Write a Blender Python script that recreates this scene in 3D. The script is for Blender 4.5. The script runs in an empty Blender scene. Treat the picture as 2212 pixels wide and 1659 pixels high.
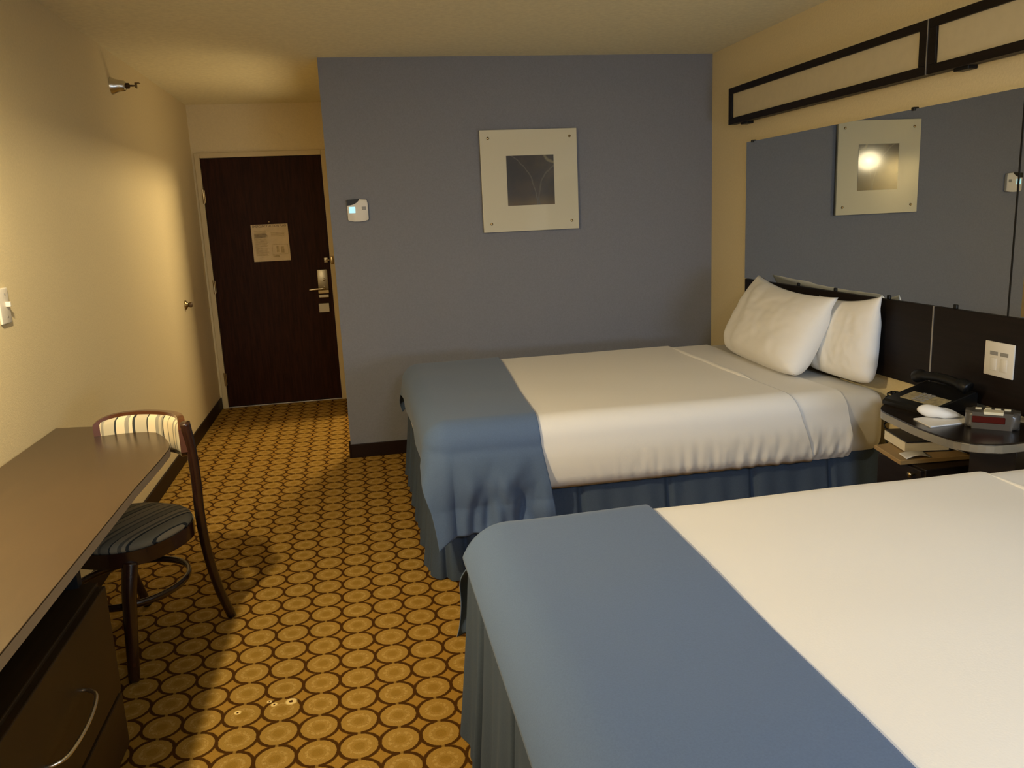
import bpy, bmesh, math, random
from mathutils import Vector, Matrix, noise
random.seed(7)
PI = math.pi
scene = bpy.context.scene
COL = scene.collection

# ------------------------------------------------------------------ helpers
WM = {}                                   # world matrix of every object that can be a parent

def tag(o, label=None, cat=None, group=None, kind=None):
    if label: o['label'] = label
    if cat: o['category'] = cat
    if group: o['group'] = group
    if kind: o['kind'] = kind
    return o

def thing(name, loc, label=None, cat=None, group=None, kind=None, rotz=0.0):
    o = bpy.data.objects.new(name, None)
    o.empty_display_size = 0.1
    COL.objects.link(o)
    o.location = loc
    o.rotation_euler = (0, 0, rotz)
    WM[o] = Matrix.Translation(Vector(loc)) @ Matrix.Rotation(rotz, 4, 'Z')
    return tag(o, label, cat, group, kind)

def obj(name, bm, mat, parent=None, local=False, smooth=False, auto=None, origin=None):
    """link a bmesh as one mesh object; coordinates are world unless local=True"""
    me = bpy.data.meshes.new(name)
    base = Matrix.Identity(4)
    if parent is not None:
        base = WM[parent]
        if not local:
            bm.transform(base.inverted())
    elif origin is not None:
        bm.transform(Matrix.Translation(-Vector(origin)))
    bmesh.ops.recalc_face_normals(bm, faces=bm.faces)
    bm.to_mesh(me); bm.free()
    o = bpy.data.objects.new(name, me)
    COL.objects.link(o)
    if parent is not None:
        o.parent = parent
    elif origin is not None:
        o.location = origin
        base = Matrix.Translation(Vector(origin))
    WM[o] = base
    for m in (mat if isinstance(mat, (list, tuple)) else [mat]):
        me.materials.append(m)
    if smooth or auto:
        me.polygons.foreach_set('use_smooth', [True]*len(me.polygons))
        if auto:
            me.set_sharp_from_angle(angle=math.radians(auto))
    return o

def newbm(): return bmesh.new()

def box(bm, x0, x1, y0, y1, z0, z1, bev=0.0, seg=2, M=None):
    t = bmesh.new()
    vs = [t.verts.new((x, y, z)) for x in (x0, x1) for y in (y0, y1) for z in (z0, z1)]
    for f in ((0,1,3,2),(4,6,7,5),(0,4,5,1),(2,3,7,6),(0,2,6,4),(1,5,7,3)):
        t.faces.new([vs[i] for i in f])
    if bev > 0:
        bmesh.ops.bevel(t, geom=t.edges[:], offset=bev, segments=seg, affect='EDGES', profile=0.5)
    merge(bm, t, M)
    return bm

def merge(bm, t, M=None):
    if M is not None: t.transform(M)
    me = bpy.data.meshes.new('tmp')
    t.to_mesh(me); t.free()
    bm.from_mesh(me)
    bpy.data.meshes.remove(me)

def prism(bm, pts, z0, z1, bev=0.0, seg=2, M=None):
    t = bmesh.new()
    lo = [t.verts.new((p[0], p[1], z0)) for p in pts]
    hi = [t.verts.new((p[0], p[1], z1)) for p in pts]
    n = len(pts)
    t.faces.new(lo[::-1]); t.faces.new(hi)
    for i in range(n):
        t.faces.new((lo[i], lo[(i+1) % n], hi[(i+1) % n], hi[i]))
    if bev > 0:
        es = [e for e in t.edges if abs(e.verts[0].co.z - e.verts[1].co.z) < 1e-6]
        bmesh.ops.bevel(t, geom=es, offset=bev, segments=seg, affect='EDGES', profile=0.5)
    merge(bm, t, M)
    return bm

def lathe(bm, prof, n=24, M=None):
    t = bmesh.new()
    rings = []
    for r, z in prof:
        rings.append([t.verts.new((r*math.cos(2*PI*i/n), r*math.sin(2*PI*i/n), z)) for i in range(n)])
    for a, b in zip(rings, rings[1:]):
        for i in range(n):
            t.faces.new((a[i], a[(i+1) % n], b[(i+1) % n], b[i]))
    t.faces.new(rings[0][::-1]); t.faces.new(rings[-1])
    bmesh.ops.remove_doubles(t, verts=t.verts, dist=1e-6)
    merge(bm, t, M)
    return bm

def tube(bm, pts, rad, n=10, closed=False, flat=None, M=None):
    """sweep; rad number or list; flat=(a,b) elliptical section scale (in-plane normal, up)"""
    t = bmesh.new()
    P = [Vector(p) for p in pts]
    N = len(P)
    rings = []
    up0 = Vector((0, 0, 1))
    prev = None
    for i, p in enumerate(P):
        if closed: d = (P[(i+1) % N] - P[i-1])
        else: d = P[min(i+1, N-1)] - P[max(i-1, 0)]
        d.normalize()
        if prev is None:
            u = up0 if abs(d.dot(up0)) < 0.95 else Vector((1, 0, 0))
        else: u = prev
        s = d.cross(u).normalized(); u = s.cross(d).normalized(); prev = u
        r = rad[i] if isinstance(rad, (list, tuple)) else rad
        fa, fb = flat if flat else (1, 1)
        rings.append([t.verts.new(p + s*(math.cos(2*PI*k/n)*r*fa) + u*(math.sin(2*PI*k/n)*r*fb)) for k in range(n)])
    rng = range(N) if closed else range(N-1)
    for i in rng:
        a, b = rings[i], rings[(i+1) % N]
        for k in range(n):
            t.faces.new((a[k], a[(k+1) % n], b[(k+1) % n], b[k]))
    if not closed:
        t.faces.new(rings[0][::-1]); t.faces.new(rings[-1])
    merge(bm, t, M)
    return bm

def grid(bm, fn, nu, nv, M=None, closeu=False):
    t = bmesh.new()
    V = [[t.verts.new(fn(i/nu, j/nv)) for j in range(nv+1)] for i in range(nu + (0 if closeu else 1))]
    for i in range(nu):
        a = V[i]; b = V[(i+1) % len(V)]
        for j in range(nv):
            t.faces.new((a[j], b[j], b[j+1], a[j+1]))
    merge(bm, t, M)
    return bm

def thicken(o, th, off=-1):
    m = o.modifiers.new('thick', 'SOLIDIFY'); m.thickness = th; m.offset = off
    return o

def smoothstep(a, b, x):
    t = max(0, min(1, (x-a)/(b-a))) if a != b else float(x > a)
    return t*t*(3-2*t)

def catmull(pts, k=8):
    out = []
    P = [Vector(p) for p in pts]
    for i in range(len(P)-1):
        p0 = P[max(i-1, 0)]; p1 = P[i]; p2 = P[i+1]; p3 = P[min(i+2, len(P)-1)]
        for j in range(k):
            t = j/k
            out.append(0.5*((2*p1) + (p2-p0)*t + (2*p0-5*p1+4*p2-p3)*t*t + (3*p1-p0-3*p2+p3)*t**3))
    out.append(P[-1])
    return out

# ------------------------------------------------------------------ materials
def S(r, g, b):
    f = lambda c: (c/255/12.92) if c/255 <= 0.04045 else ((c/255+0.055)/1.055)**2.4
    return (f(r), f(g), f(b), 1)

def nt(name):
    m = bpy.data.materials.new(name); m.use_nodes = True
    t = m.node_tree
    return m, t, t.nodes['Principled BSDF']

def mat(name, col, rough=0.6, metal=0.0, spec=0.5, var=0.0, vscale=8.0, bump=0.0, bscale=60.0, stretch=None,
        coat=0.0, emit=None, es=0.0, sheen=0.0):
    m, t, b = nt(name)
    N, L = t.nodes, t.links
    b.inputs['Base Color'].default_value = col
    b.inputs['Roughness'].default_value = rough
    b.inputs['Metallic'].default_value = metal
    b.inputs['Specular IOR Level'].default_value = spec
    if coat:
        b.inputs['Coat Weight'].default_value = coat; b.inputs['Coat Roughness'].default_value = 0.03
    if sheen:
        b.inputs['Sheen Weight'].default_value = sheen
    if emit:
        b.inputs['Emission Color'].default_value = emit; b.inputs['Emission Strength'].default_value = es
    if var or bump:
        tc = N.new('ShaderNodeTexCoord'); src = tc.outputs['Object']
        if stretch:
            mp = N.new('ShaderNodeMapping'); mp.inputs['Scale'].default_value = stretch
            L.new(src, mp.inputs['Vector']); src = mp.outputs['Vector']
        if var:
            n = N.new('ShaderNodeTexNoise'); n.inputs['Scale'].default_value = vscale; n.inputs['Detail'].default_value = 6
            L.new(src, n.inputs['Vector'])
            mr = N.new('ShaderNodeMapRange'); mr.inputs[1].default_value = 0.3; mr.inputs[2].default_value = 0.7
            mr.inputs[3].default_value = 1-var; mr.inputs[4].default_value = 1+var
            L.new(n.outputs['Fac'], mr.inputs[0])
            mx = N.new('ShaderNodeMix'); mx.data_type = 'RGBA'; mx.blend_type = 'MULTIPLY'; mx.inputs[0].default_value = 1
            mx.inputs[6].default_value = col
            L.new(mr.outputs[0], mx.inputs[7]); L.new(mx.outputs[2], b.inputs['Base Color'])
        if bump:
            n2 = N.new('ShaderNodeTexNoise'); n2.inputs['Scale'].default_value = bscale; n2.inputs['Detail'].default_value = 4
            L.new(src, n2.inputs['Vector'])
            bp = N.new('ShaderNodeBump'); bp.inputs['Strength'].default_value = bump; bp.inputs['Distance'].default_value = 0.004
            L.new(n2.outputs['Fac'], bp.inputs['Height']); L.new(bp.outputs[0], b.inputs['Normal'])
    return m

def math_node(t, op, a, b=None, c=None):
    n = t.nodes.new('ShaderNodeMath'); n.operation = op
    for i, v in enumerate((a, b, c)):
        if v is None: continue
        if isinstance(v, (int, float)): n.inputs[i].default_value = v
        else: t.links.new(v, n.inputs[i])
    return n.outputs[0]

def step_node(t, x, a, b, lo=0.0, hi=1.0):
    n = t.nodes.new('ShaderNodeMapRange'); n.interpolation_type = 'SMOOTHSTEP'
    t.links.new(x, n.inputs[0])
    n.inputs[1].default_value = a; n.inputs[2].default_value = b; n.inputs[3].default_value = lo; n.inputs[4].default_value = hi
    return n.outputs[0]

def mix_node(t, fac, a, b, mode='MIX'):
    n = t.nodes.new('ShaderNodeMix'); n.data_type = 'RGBA'; n.blend_type = mode
    if isinstance(fac, (int, float)): n.inputs[0].default_value = fac
    else: t.links.new(fac, n.inputs[0])
    for i, v in ((6, a), (7, b)):
        if isinstance(v, tuple): n.inputs[i].default_value = v
        else: t.links.new(v, n.inputs[i])
    return n.outputs[2]

def carpet_material():
    m, t, b = nt('patterned_carpet')
    N, L = t.nodes, t.links
    g = N.new('ShaderNodeNewGeometry')
    wob = N.new('ShaderNodeTexNoise'); wob.inputs['Scale'].default_value = 70; wob.inputs['Detail'].default_value = 2
    L.new(g.outputs['Position'], wob.inputs['Vector'])
    sp = N.new('ShaderNodeSeparateXYZ'); L.new(g.outputs['Position'], sp.inputs[0])
    def cell(axis, off, period):
        v = math_node(t, 'DIVIDE', math_node(t, 'SUBTRACT', sp.outputs[axis], off), period)
        v = math_node(t, 'ADD', v, 0.5)
        return math_node(t, 'SUBTRACT', math_node(t, 'FRACT', v), 0.5)
    u = cell(0, -0.101, 0.1195); v = cell(1, 2.672, 0.1238)
    d = math_node(t, 'SQRT', math_node(t, 'ADD', math_node(t, 'MULTIPLY', u, u), math_node(t, 'MULTIPLY', v, v)))
    w = math_node(t, 'MULTIPLY', math_node(t, 'SUBTRACT', wob.outputs['Fac'], 0.5), 0.045)
    d = math_node(t, 'ADD', d, w)
    line = math_node(t, 'MULTIPLY', step_node(t, d, 0.445, 0.465), step_node(t, d, 0.562, 0.532))
    # little tie between circles that touch along the room's length
    tie = math_node(t, 'MULTIPLY', step_node(t, math_node(t, 'ABSOLUTE', u), 0.05, 0.025), step_node(t, math_node(t, 'ABSOLUTE', v), 0.40, 0.43))
    line = math_node(t, 'MULTIPLY', line, math_node(t, 'SUBTRACT', 1.0, math_node(t, 'MULTIPLY', tie, 0.7)))
    star = step_node(t, d, 0.50, 0.52)
    ring = math_node(t, 'MULTIPLY', step_node(t, d, 0.20, 0.24), step_node(t, d, 0.33, 0.29))
    n2 = N.new('ShaderNodeTexNoise'); n2.inputs['Scale'].default_value = 95; L.new(g.outputs['Position'], n2.inputs['Vector'])
    ring = math_node(t, 'MULTIPLY', ring, step_node(t, n2.outputs['Fac'], 0.42, 0.55))
    core = step_node(t, d, 0.17, 0.12)
    c_circ, c_ring, c_core = (0.34, 0.20, 0.040, 1), (0.43, 0.275, 0.078, 1), (0.29, 0.165, 0.026, 1)
    c_star, c_line = (0.33, 0.180, 0.029, 1), (0.062, 0.024, 0.003, 1)
    c = mix_node(t, ring, c_circ, c_ring)
    c = mix_node(t, core, c, c_core)
    c = mix_node(t, star, c, c_star)
    c = mix_node(t, line, c, c_line)
    # worn pale spots with a dark core
    for (sx, sy, r) in ((-0.477, 2.442, .010), (-0.383, 2.479, .008), (-0.367, 2.459, .010), (-0.314, 2.463, .017)):
        vd = N.new('ShaderNodeVectorMath'); vd.operation = 'DISTANCE'
        L.new(g.outputs['Position'], vd.inputs[0]); vd.inputs[1].default_value = (sx, sy, 0.0)
        dd = math_node(t, 'ADD', vd.outputs['Value'], math_node(t, 'MULTIPLY', w, 0.12))
        c = mix_node(t, step_node(t, dd, r*1.25, r*0.8, 0, 0.8), c, (0.95, 0.72, 0.30, 1))
        c = mix_node(t, step_node(t, dd, r*0.45, r*0.3), c, (0.05, 0.015, 0.003, 1))
    n3 = N.new('ShaderNodeTexNoise'); n3.inputs['Scale'].default_value = 520; n3.inputs['Detail'].default_value = 3
    L.new(g.outputs['Position'], n3.inputs['Vector'])
    c = mix_node(t, 1.0, c, step_node(t, n3.outputs['Fac'], 0.25, 0.75, 0.72, 1.22), 'MULTIPLY')
    L.new(c, b.inputs['Base Color'])
    b.inputs['Roughness'].default_value = 1.0; b.inputs['Specular IOR Level'].default_value = 0.08
    bp = N.new('ShaderNodeBump'); bp.inputs['Strength'].default_value = 0.5; bp.inputs['Distance'].default_value = 0.003
    L.new(n3.outputs['Fac'], bp.inputs['Height']); L.new(bp.outputs[0], b.inputs['Normal'])
    return m

def stripe_material(name, freq, off=0.0, k=1.0):
    m, t, b = nt(name)
    N, L = t.nodes, t.links
    tc = N.new('ShaderNodeTexCoord'); sp = N.new('ShaderNodeSeparateXYZ'); L.new(tc.outputs['Object'], sp.inputs[0])
    f = math_node(t, 'FRACT', math_node(t, 'ADD', math_node(t, 'MULTIPLY', sp.outputs[0], freq), off))
    r = N.new('ShaderNodeValToRGB'); r.color_ramp.interpolation = 'CONSTANT'
    cream, dark, grey, sage = (0.72, 0.62, 0.42, 1), (0.035, 0.04, 0.04, 1), (0.30, 0.28, 0.22, 1), (0.50, 0.45, 0.32, 1)
    cream, grey, sage = [(c[0]*k, c[1]*k, c[2]*k, 1) for c in (cream, grey, sage)]  # pale stripes dimmed where the seat's shade is painted in
    stops = [(0, sage), (.07, dark), (.085, cream), (.19, grey), (.235, sage), (.27, grey), (.30, dark), (.315, cream), (.40, dark),
             (.412, cream), (.53, grey), (.565, cream), (.62, grey), (.65, sage), (.74, dark), (.755, cream), (.83, grey), (.87, cream), (.905, dark), (.93, sage)]
    el = r.color_ramp.elements
    el[0].position, el[0].color = stops[0]
    el[1].position, el[1].color = stops[1]
    for p, c in stops[2:]:
        e = el.new(p); e.color = c
    L.new(f, r.inputs['Fac']); L.new(r.outputs['Color'], b.inputs['Base Color'])
    b.inputs['Roughness'].default_value = 0.85; b.inputs['Specular IOR Level'].default_value = 0.2
    return m

def art_material():
    m, t, b = nt('abstract_print')
    N, L = t.nodes, t.links
    tc = N.new('ShaderNodeTexCoord'); sp = N.new('ShaderNodeSeparateXYZ'); L.new(tc.outputs['Object'], sp.inputs[0])
    n = N.new('ShaderNodeTexNoise'); n.inputs['Scale'].default_value = 7; n.inputs['Detail'].default_value = 3
    L.new(tc.outputs['Object'], n.inputs['Vector'])
    base = mix_node(t, step_node(t, n.outputs['Fac'], 0.4, 0.65), (0.006, 0.006, 0.007, 1), (0.028, 0.019, 0.010, 1))
    # ochre glow along the bottom of the print
    low = math_node(t, 'ADD', sp.outputs[2], math_node(t, 'MULTIPLY', n.outputs['Fac'], 0.08))
    base = mix_node(t, step_node(t, low, -0.03, -0.12), base, (0.085, 0.052, 0.008, 1))
    # thin pale curved strokes
    for (cx, cz, r, wd, col) in ((-0.30, -0.13, 0.335, 0.0035, (0.07, 0.06, 0.05, 1)), (0.155, 0.185, 0.075, 0.008, (0.13, 0.115, 0.06, 1)),
                                 (0.27, -0.10, 0.22, 0.004, (0.055, 0.048, 0.04, 1))):
        dx = math_node(t, 'SUBTRACT', sp.outputs[0], cx); dz = math_node(t, 'SUBTRACT', sp.outputs[2], cz)
        d = math_node(t, 'SQRT', math_node(t, 'ADD', math_node(t, 'MULTIPLY', dx, dx), math_node(t, 'MULTIPLY', dz, dz)))
        d = math_node(t, 'ADD', d, math_node(t, 'MULTIPLY', math_node(t, 'SUBTRACT', n.outputs['Fac'], 0.5), 0.05))
        e = math_node(t, 'ABSOLUTE', math_node(t, 'SUBTRACT', d, r))
        base = mix_node(t, step_node(t, e, wd*1.6, wd*0.3), base, col)
    L.new(base, b.inputs['Base Color'])
    b.inputs['Roughness'].default_value = 0.5
    b.inputs['Coat Weight'].default_value = 1.0; b.inputs['Coat Roughness'].default_value = 0.08; b.inputs['Coat IOR'].default_value = 1.65
    return m

M_ceil = mat('ceiling_paint', (0.80, 0.74, 0.53, 1), 0.95, spec=0.1, var=0.06, vscale=40, bump=0.25, bscale=160)
M_cream = mat('cream_wallcovering', (0.69, 0.585, 0.36, 1), 0.8, spec=0.25, var=0.035, vscale=90, bump=0.25, bscale=170)
M_blue = mat('slate_blue_wallcovering', (0.203, 0.211, 0.243, 1), 0.8, spec=0.25, var=0.05, vscale=110, bump=0.25, bscale=170)
M_base = mat('dark_brown_baseboard_vinyl', (0.014, 0.0055, 0.003, 1), 0.5, spec=0.2, var=0.1)
M_carpet = carpet_material()
M_frame = mat('cream_painted_steel', (0.56, 0.46, 0.26, 1), 0.5)
M_door = mat('dark_mahogany_veneer', (0.027, 0.0085, 0.004, 1), 0.5, var=0.35, vscale=6, stretch=(14, 14, 1), spec=0.08)
M_chrome = mat('satin_nickel', (0.40, 0.36, 0.28, 1), 0.38, metal=1.0)
M_steel = mat('brushed_steel', (0.62, 0.6, 0.55, 1), 0.25, metal=1.0)
M_brass = mat('aged_brass', (0.42, 0.32, 0.17, 1), 0.3, metal=1.0)
M_paper = mat('cream_paper', (0.60, 0.48, 0.29, 1), 0.85, var=0.08, vscale=14)
M_ink = mat('printed_ink', (0.05, 0.03, 0.01, 1), 0.9)
M_inkpale = mat('pale_printed_text', (0.43, 0.33, 0.17, 1), 0.9, var=0.25, vscale=60)
M_white = mat('white_plastic', (0.72, 0.68, 0.60, 1), 0.4)
M_greyplast = mat('grey_plastic', (0.26, 0.25, 0.23, 1), 0.4)
M_black = mat('black_plastic', (0.005, 0.005, 0.005, 1), 0.4, spec=0.3)
M_darkwood = mat('espresso_laminate', (0.012, 0.0072, 0.0045, 1), 0.38, var=0.3, vscale=5, stretch=(1, 1, 16))
M_headwood = mat('espresso_headboard_laminate', (0.0085, 0.0052, 0.0038, 1), 0.45, spec=0.2, var=0.3, vscale=5, stretch=(1, 1, 14))
M_desk = mat('walnut_laminate', (0.052, 0.030, 0.014, 1), 0.27, var=0.10, vscale=4, stretch=(14, 1, 1), spec=0.5)
M_deskedge = mat('taupe_edge_banding', (0.36, 0.28, 0.18, 1), 0.4)
M_deskbody = mat('brown_drawer_laminate', (0.040, 0.022, 0.007, 1), 0.5, spec=0.25, var=0.2, vscale=4, stretch=(12, 1, 1))
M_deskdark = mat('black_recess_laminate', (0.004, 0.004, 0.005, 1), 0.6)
M_panel = mat('frosted_cream_acrylic', (0.56, 0.49, 0.33, 1), 0.55, var=0.03, vscale=30)
M_mirror = mat('mirror_silver', (0.74, 0.77, 0.75, 1), 0.004, metal=1.0)
M_mat = mat('pale_picture_board', (0.60, 0.56, 0.41, 1), 0.5, coat=1.0)
M_art = art_material()
M_sheet = mat('white_cotton_cover', (0.82, 0.80, 0.76, 1), 0.9, spec=0.15, bump=0.08, bscale=220, sheen=0.1)
M_pillow = mat('white_pillowcase', (0.82, 0.80, 0.76, 1), 0.9, spec=0.15, bump=0.06, bscale=120, sheen=0.1)
M_fitted = mat('white_fitted_sheet', (0.76, 0.74, 0.69, 1), 0.9, spec=0.15)
M_runner = mat('slate_blue_bed_cloth', (0.082, 0.134, 0.250, 1), 0.82, spec=0.3, var=0.06, vscale=250, bump=0.1, bscale=320, sheen=0.15)
M_skirt = mat('dark_blue_skirt_cloth', (0.055, 0.080, 0.128, 1), 0.9, spec=0.2, var=0.08, vscale=200)
M_chairwood = mat('dark_cherry_wood', (0.030, 0.011, 0.006, 1), 0.26, var=0.3, vscale=6, coat=0.3)
M_railwood = mat('polished_cherry_rail', (0.085, 0.029, 0.010, 1), 0.25, var=0.2, vscale=8, coat=0.3)
M_stripe_back = stripe_material('cream_striped_upholstery', 3.1, 0.12)
M_stripe_seat_shaded = stripe_material('shaded_seat_upholstery', 3.6, 0.33, 0.42)  # back pad's stripe colours darkened: shade under the desk painted into the seat
M_tan = mat('tan_wood_edge', (0.36, 0.235, 0.095, 1), 0.45, var=0.1)
M_nsedge = mat('pale_edge_band', (0.30, 0.27, 0.21, 1), 0.22, metal=0.5)
M_nstop = mat('dark_glossy_laminate', (0.010, 0.006, 0.004, 1), 0.24, var=0.2)
M_navy = mat('navy_book_cover', (0.008, 0.010, 0.022, 1), 0.5)
M_pages = mat('book_pages', (0.80, 0.74, 0.62, 1), 0.9, var=0.08, vscale=4, stretch=(1, 1, 200))
M_note = mat('white_notepaper', (0.76, 0.74, 0.70, 1), 0.85)
M_clock = mat('translucent_grey_plastic', (0.075, 0.066, 0.053, 1), 0.25)
M_reddisplay = mat('dark_red_display', (0.06, 0.005, 0.002, 1), 0.35, spec=0.2)
M_cream_plastic = mat('cream_label', (0.66, 0.60, 0.42, 1), 0.6)
M_keypad = mat('tan_keypad', (0.30, 0.25, 0.14, 1), 0.6, var=0.3, vscale=70)
M_screen = mat('lit_blue_screen', (0.4, 0.8, 0.95, 1), 0.3, emit=(0.45, 0.85, 1.0, 1), es=0.75)
M_alu = mat('aluminium_strip', (0.45, 0.43, 0.40, 1), 0.35, metal=0.8)
M_glasswin = mat('window_daylight_pane', (0.1, 0.12, 0.16, 1), 0.1)
M_wire = mat('bare_metal_foot', (0.5, 0.5, 0.5, 1), 0.25, metal=1.0)
M_sat = mat('satin_nickel_handle', (0.72, 0.66, 0.55, 1), 0.28, metal=1.0)

# ------------------------------------------------------------------ room numbers
XL, XR = -1.2, 2.356
YB, YD, YK = 5.1945, 7.06, -1.2
XH = -0.12                 # hall face of the blue partition
ZC = 2.445
T = 0.1

def struct(name, bm, m, label, cat, **k):
    o = obj(name, bm, m, **k)
    return tag(o, label, cat, kind='structure')

bm = newbm(); box(bm, XL-T, XR+T, YK-T, YD+T, -0.08, 0)
struct('floor', bm, M_carpet, 'gold carpet patterned with brown outlined circles', 'floor')
bm = newbm(); box(bm, XL-T, XR+T, YK-T, YD+T, ZC, ZC+0.08)
struct('ceiling', bm, M_ceil, 'plain olive cream painted ceiling', 'ceiling')
bm = newbm(); box(bm, XL-T, XL, YK-T, YD+T, 0, ZC)
struct('wall_left', bm, M_cream, 'long cream wall on the left behind the desk', 'wall')
bm = newbm(); box(bm, XR, XR+T, YK-T, YD+T, 0, ZC)
struct('wall_right', bm, M_cream, 'cream wall behind the headboard and mirror', 'wall')
bm = newbm(); box(bm, XH, XR, YB, YB+T, 0, ZC)
struct('wall_back', bm, M_blue, 'slate blue accent wall beyond the far bed', 'wall')
bm = newbm()
box(bm, XL, -1.172, YD, YD+T, 0, ZC); box(bm, -0.168, XR, YD, YD+T, 0, ZC); box(bm, -1.172, -0.168, YD, YD+T, 2.07, ZC)
struct('wall_far', bm, M_cream, 'cream wall around the entry door', 'wall')
# hall side of the bathroom, with its doorway (out of the camera's sight)
bm = newbm()
box(bm, XH, XH+T, 6.42, YD, 0, ZC); box(bm, XH, XH+T, YB+T, 6.42, 1.995, ZC)
struct('wall_hall', bm, M_cream, 'cream hall wall with the bathroom opening', 'wall')
bm = newbm()
box(bm, XL-T, 1.1, YK-T, YK, 0, ZC); box(bm, 2.3, XR+T, YK-T, YK, 0, ZC)
box(bm, 1.1, 2.3, YK-T, YK, 0, 0.6); box(bm, 1.1, 2.3, YK-T, YK, 1.26, ZC)
struct('wall_front', bm, M_cream, 'cream wall with the window opposite the entry door', 'wall')
w1 = thing('window_1', (1.7, YK, 0.6), 'curtained window opposite the entry door', 'window', kind='structure')
bm = newbm()
box(bm, 1.1, 2.3, YK-0.08, YK-0.02, 0.6, 0.65); box(bm, 1.1, 2.3, YK-0.08, YK-0.02, 1.21, 1.26)
for x in (1.1, 1.67, 2.24): box(bm, x, x+0.06, YK-0.08, YK-0.02, 0.65, 1.21)
obj('window_frame', bm, M_frame, w1)
bm = newbm(); box(bm, 1.16, 2.24, YK-0.06, YK-0.05, 0.65, 1.21)
obj('window_pane', bm, M_glasswin, w1)

bm = newbm(); box(bm, XL, XL+0.012, YK, YD, 0, 0.095, 0.003)
struct('baseboard_left', bm, M_base, 'dark brown baseboard along the left wall', 'baseboard')
bm = newbm(); box(bm, XH, XR, YB-0.012, YB, 0, 0.09, 0.003)
box(bm, XH-0.012, XH, YB-0.012, YB+T, 0, 0.09, 0.003)
struct('baseboard_back', bm, M_base, 'dark brown baseboard under the blue wall', 'baseboard')

# ------------------------------------------------------------------ entry door
d = thing('door_1', (-0.67, YD, 0), 'dark brown entry door in a cream steel frame', 'door', kind='structure')
bm = newbm(); box(bm, -1.138, -0.202, YD-0.005, YD+0.04, 0.012, 2.035, 0.002)
obj('door_leaf', bm, M_door, d)
bm = newbm()
for x0, x1 in ((-1.180, -1.140), (-0.200, -0.160)): box(bm, x0, x1, YD-0.02, YD+0.09, 0, 2.078, 0.003)
box(bm, -1.140, -0.200, YD-0.02, YD+0.09, 2.038, 2.078, 0.003)
obj('door_frame', bm, M_frame, d)
bm = newbm(); box(bm, -1.140, -0.200, YD-0.018, YD+0.06, 0.0, 0.009, 0.002)
obj('threshold', bm, M_alu, d)
for z in (1.74, 1.02, 0.25):
    bm = newbm(); lathe(bm, [(0.009, -0.055), (0.009, 0.055)], 12, Matrix.Translation((-1.141, YD-0.022, z)))
    box(bm, -1.150, -1.128, YD-0.024, YD-0.017, z-0.05, z+0.05)
    obj('hinge', bm, M_brass, d, auto=40)
lk = newbm(); box(lk, -0.315, -0.229, YD-0.025, YD-0.004, 0.945, 1.115, 0.006)
lk = obj('lock_plate', lk, M_chrome, d, auto=40)
bm = newbm(); box(bm, -0.318, -0.230, YD-0.024, YD-0.004, 0.915, 0.9448, 0.003); obj('lock_lower_plate', bm, M_brass, d)
bm = newbm(); box(bm, -0.318, -0.232, YD-0.030, YD-0.004, 0.879, 0.908, 0.006); obj('lock_battery_cap', bm, M_chrome, d)
bm = newbm()
tube(bm, catmull([(-0.262, YD-0.022, 0.96), (-0.266, YD-0.06, 0.96), (-0.29, YD-0.066, 0.958), (-0.34, YD-0.062, 0.956), (-0.388, YD-0.058, 0.953)], 5),
     0.009, 10); obj('lever_handle', bm, M_sat, lk, smooth=True)
bm = newbm(); lathe(bm, [(0.010, 0), (0.010, 0.012), (0.005, 0.016)], 12, Matrix.Translation((-0.262, YD-0.023, 1.03)) @ Matrix.Rotation(PI/2, 4, 'X'))
obj('thumb_turn', bm, M_sat, lk, smooth=True)
bm = newbm(); box(bm, -0.325, -0.238, YD-0.020, YD-0.004, 0.757, 0.833, 0.003); obj('lower_latch_cover', bm, M_chrome, d)
bm = newbm(); box(bm, -0.248, -0.215, YD-0.022, YD-0.004, 1.168, 1.213, 0.004)
tube(bm, [(-0.230, YD-0.02, 1.19), (-0.222, YD-0.045, 1.19), (-0.204, YD-0.045, 1.19)], 0.006, 8)
obj('swing_latch', bm, M_chrome, d, auto=40)
bm = newbm(); box(bm, -0.196, -0.170, YD-0.034, YD-0.019, 1.155, 1.222, 0.006)
obj('latch_keeper', bm, M_brass, d, auto=40)

# notice on the door
nl = thing('door_notice', (-0.66, YD-0.006, 1.354), 'cream printed evacuation notice fixed to the dark entry door', 'sign')
bm = newbm(); box(bm, -0.807, -0.515, YD-0.009, YD-0.0055, 1.205, 1.503)
obj('sheet', bm, M_paper, nl)
bm = newbm()
rl = random.Random(3)
for (x0, x1, z0, z1) in ((-.785, -.68, 1.40, 1.455), (-.79, -.675, 1.325, 1.43), (-.785, -.675, 1.255, 1.315), (-.655, -.53, 1.405, 1.435), (-.745, -.69, 1.235, 1.243)):
    z = z1
    while z > z0:
        box(bm, x0, x1-rl.random()*0.02, YD-0.0098, YD-0.0088, z-0.0042, z)
        z -= 0.0085
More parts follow.
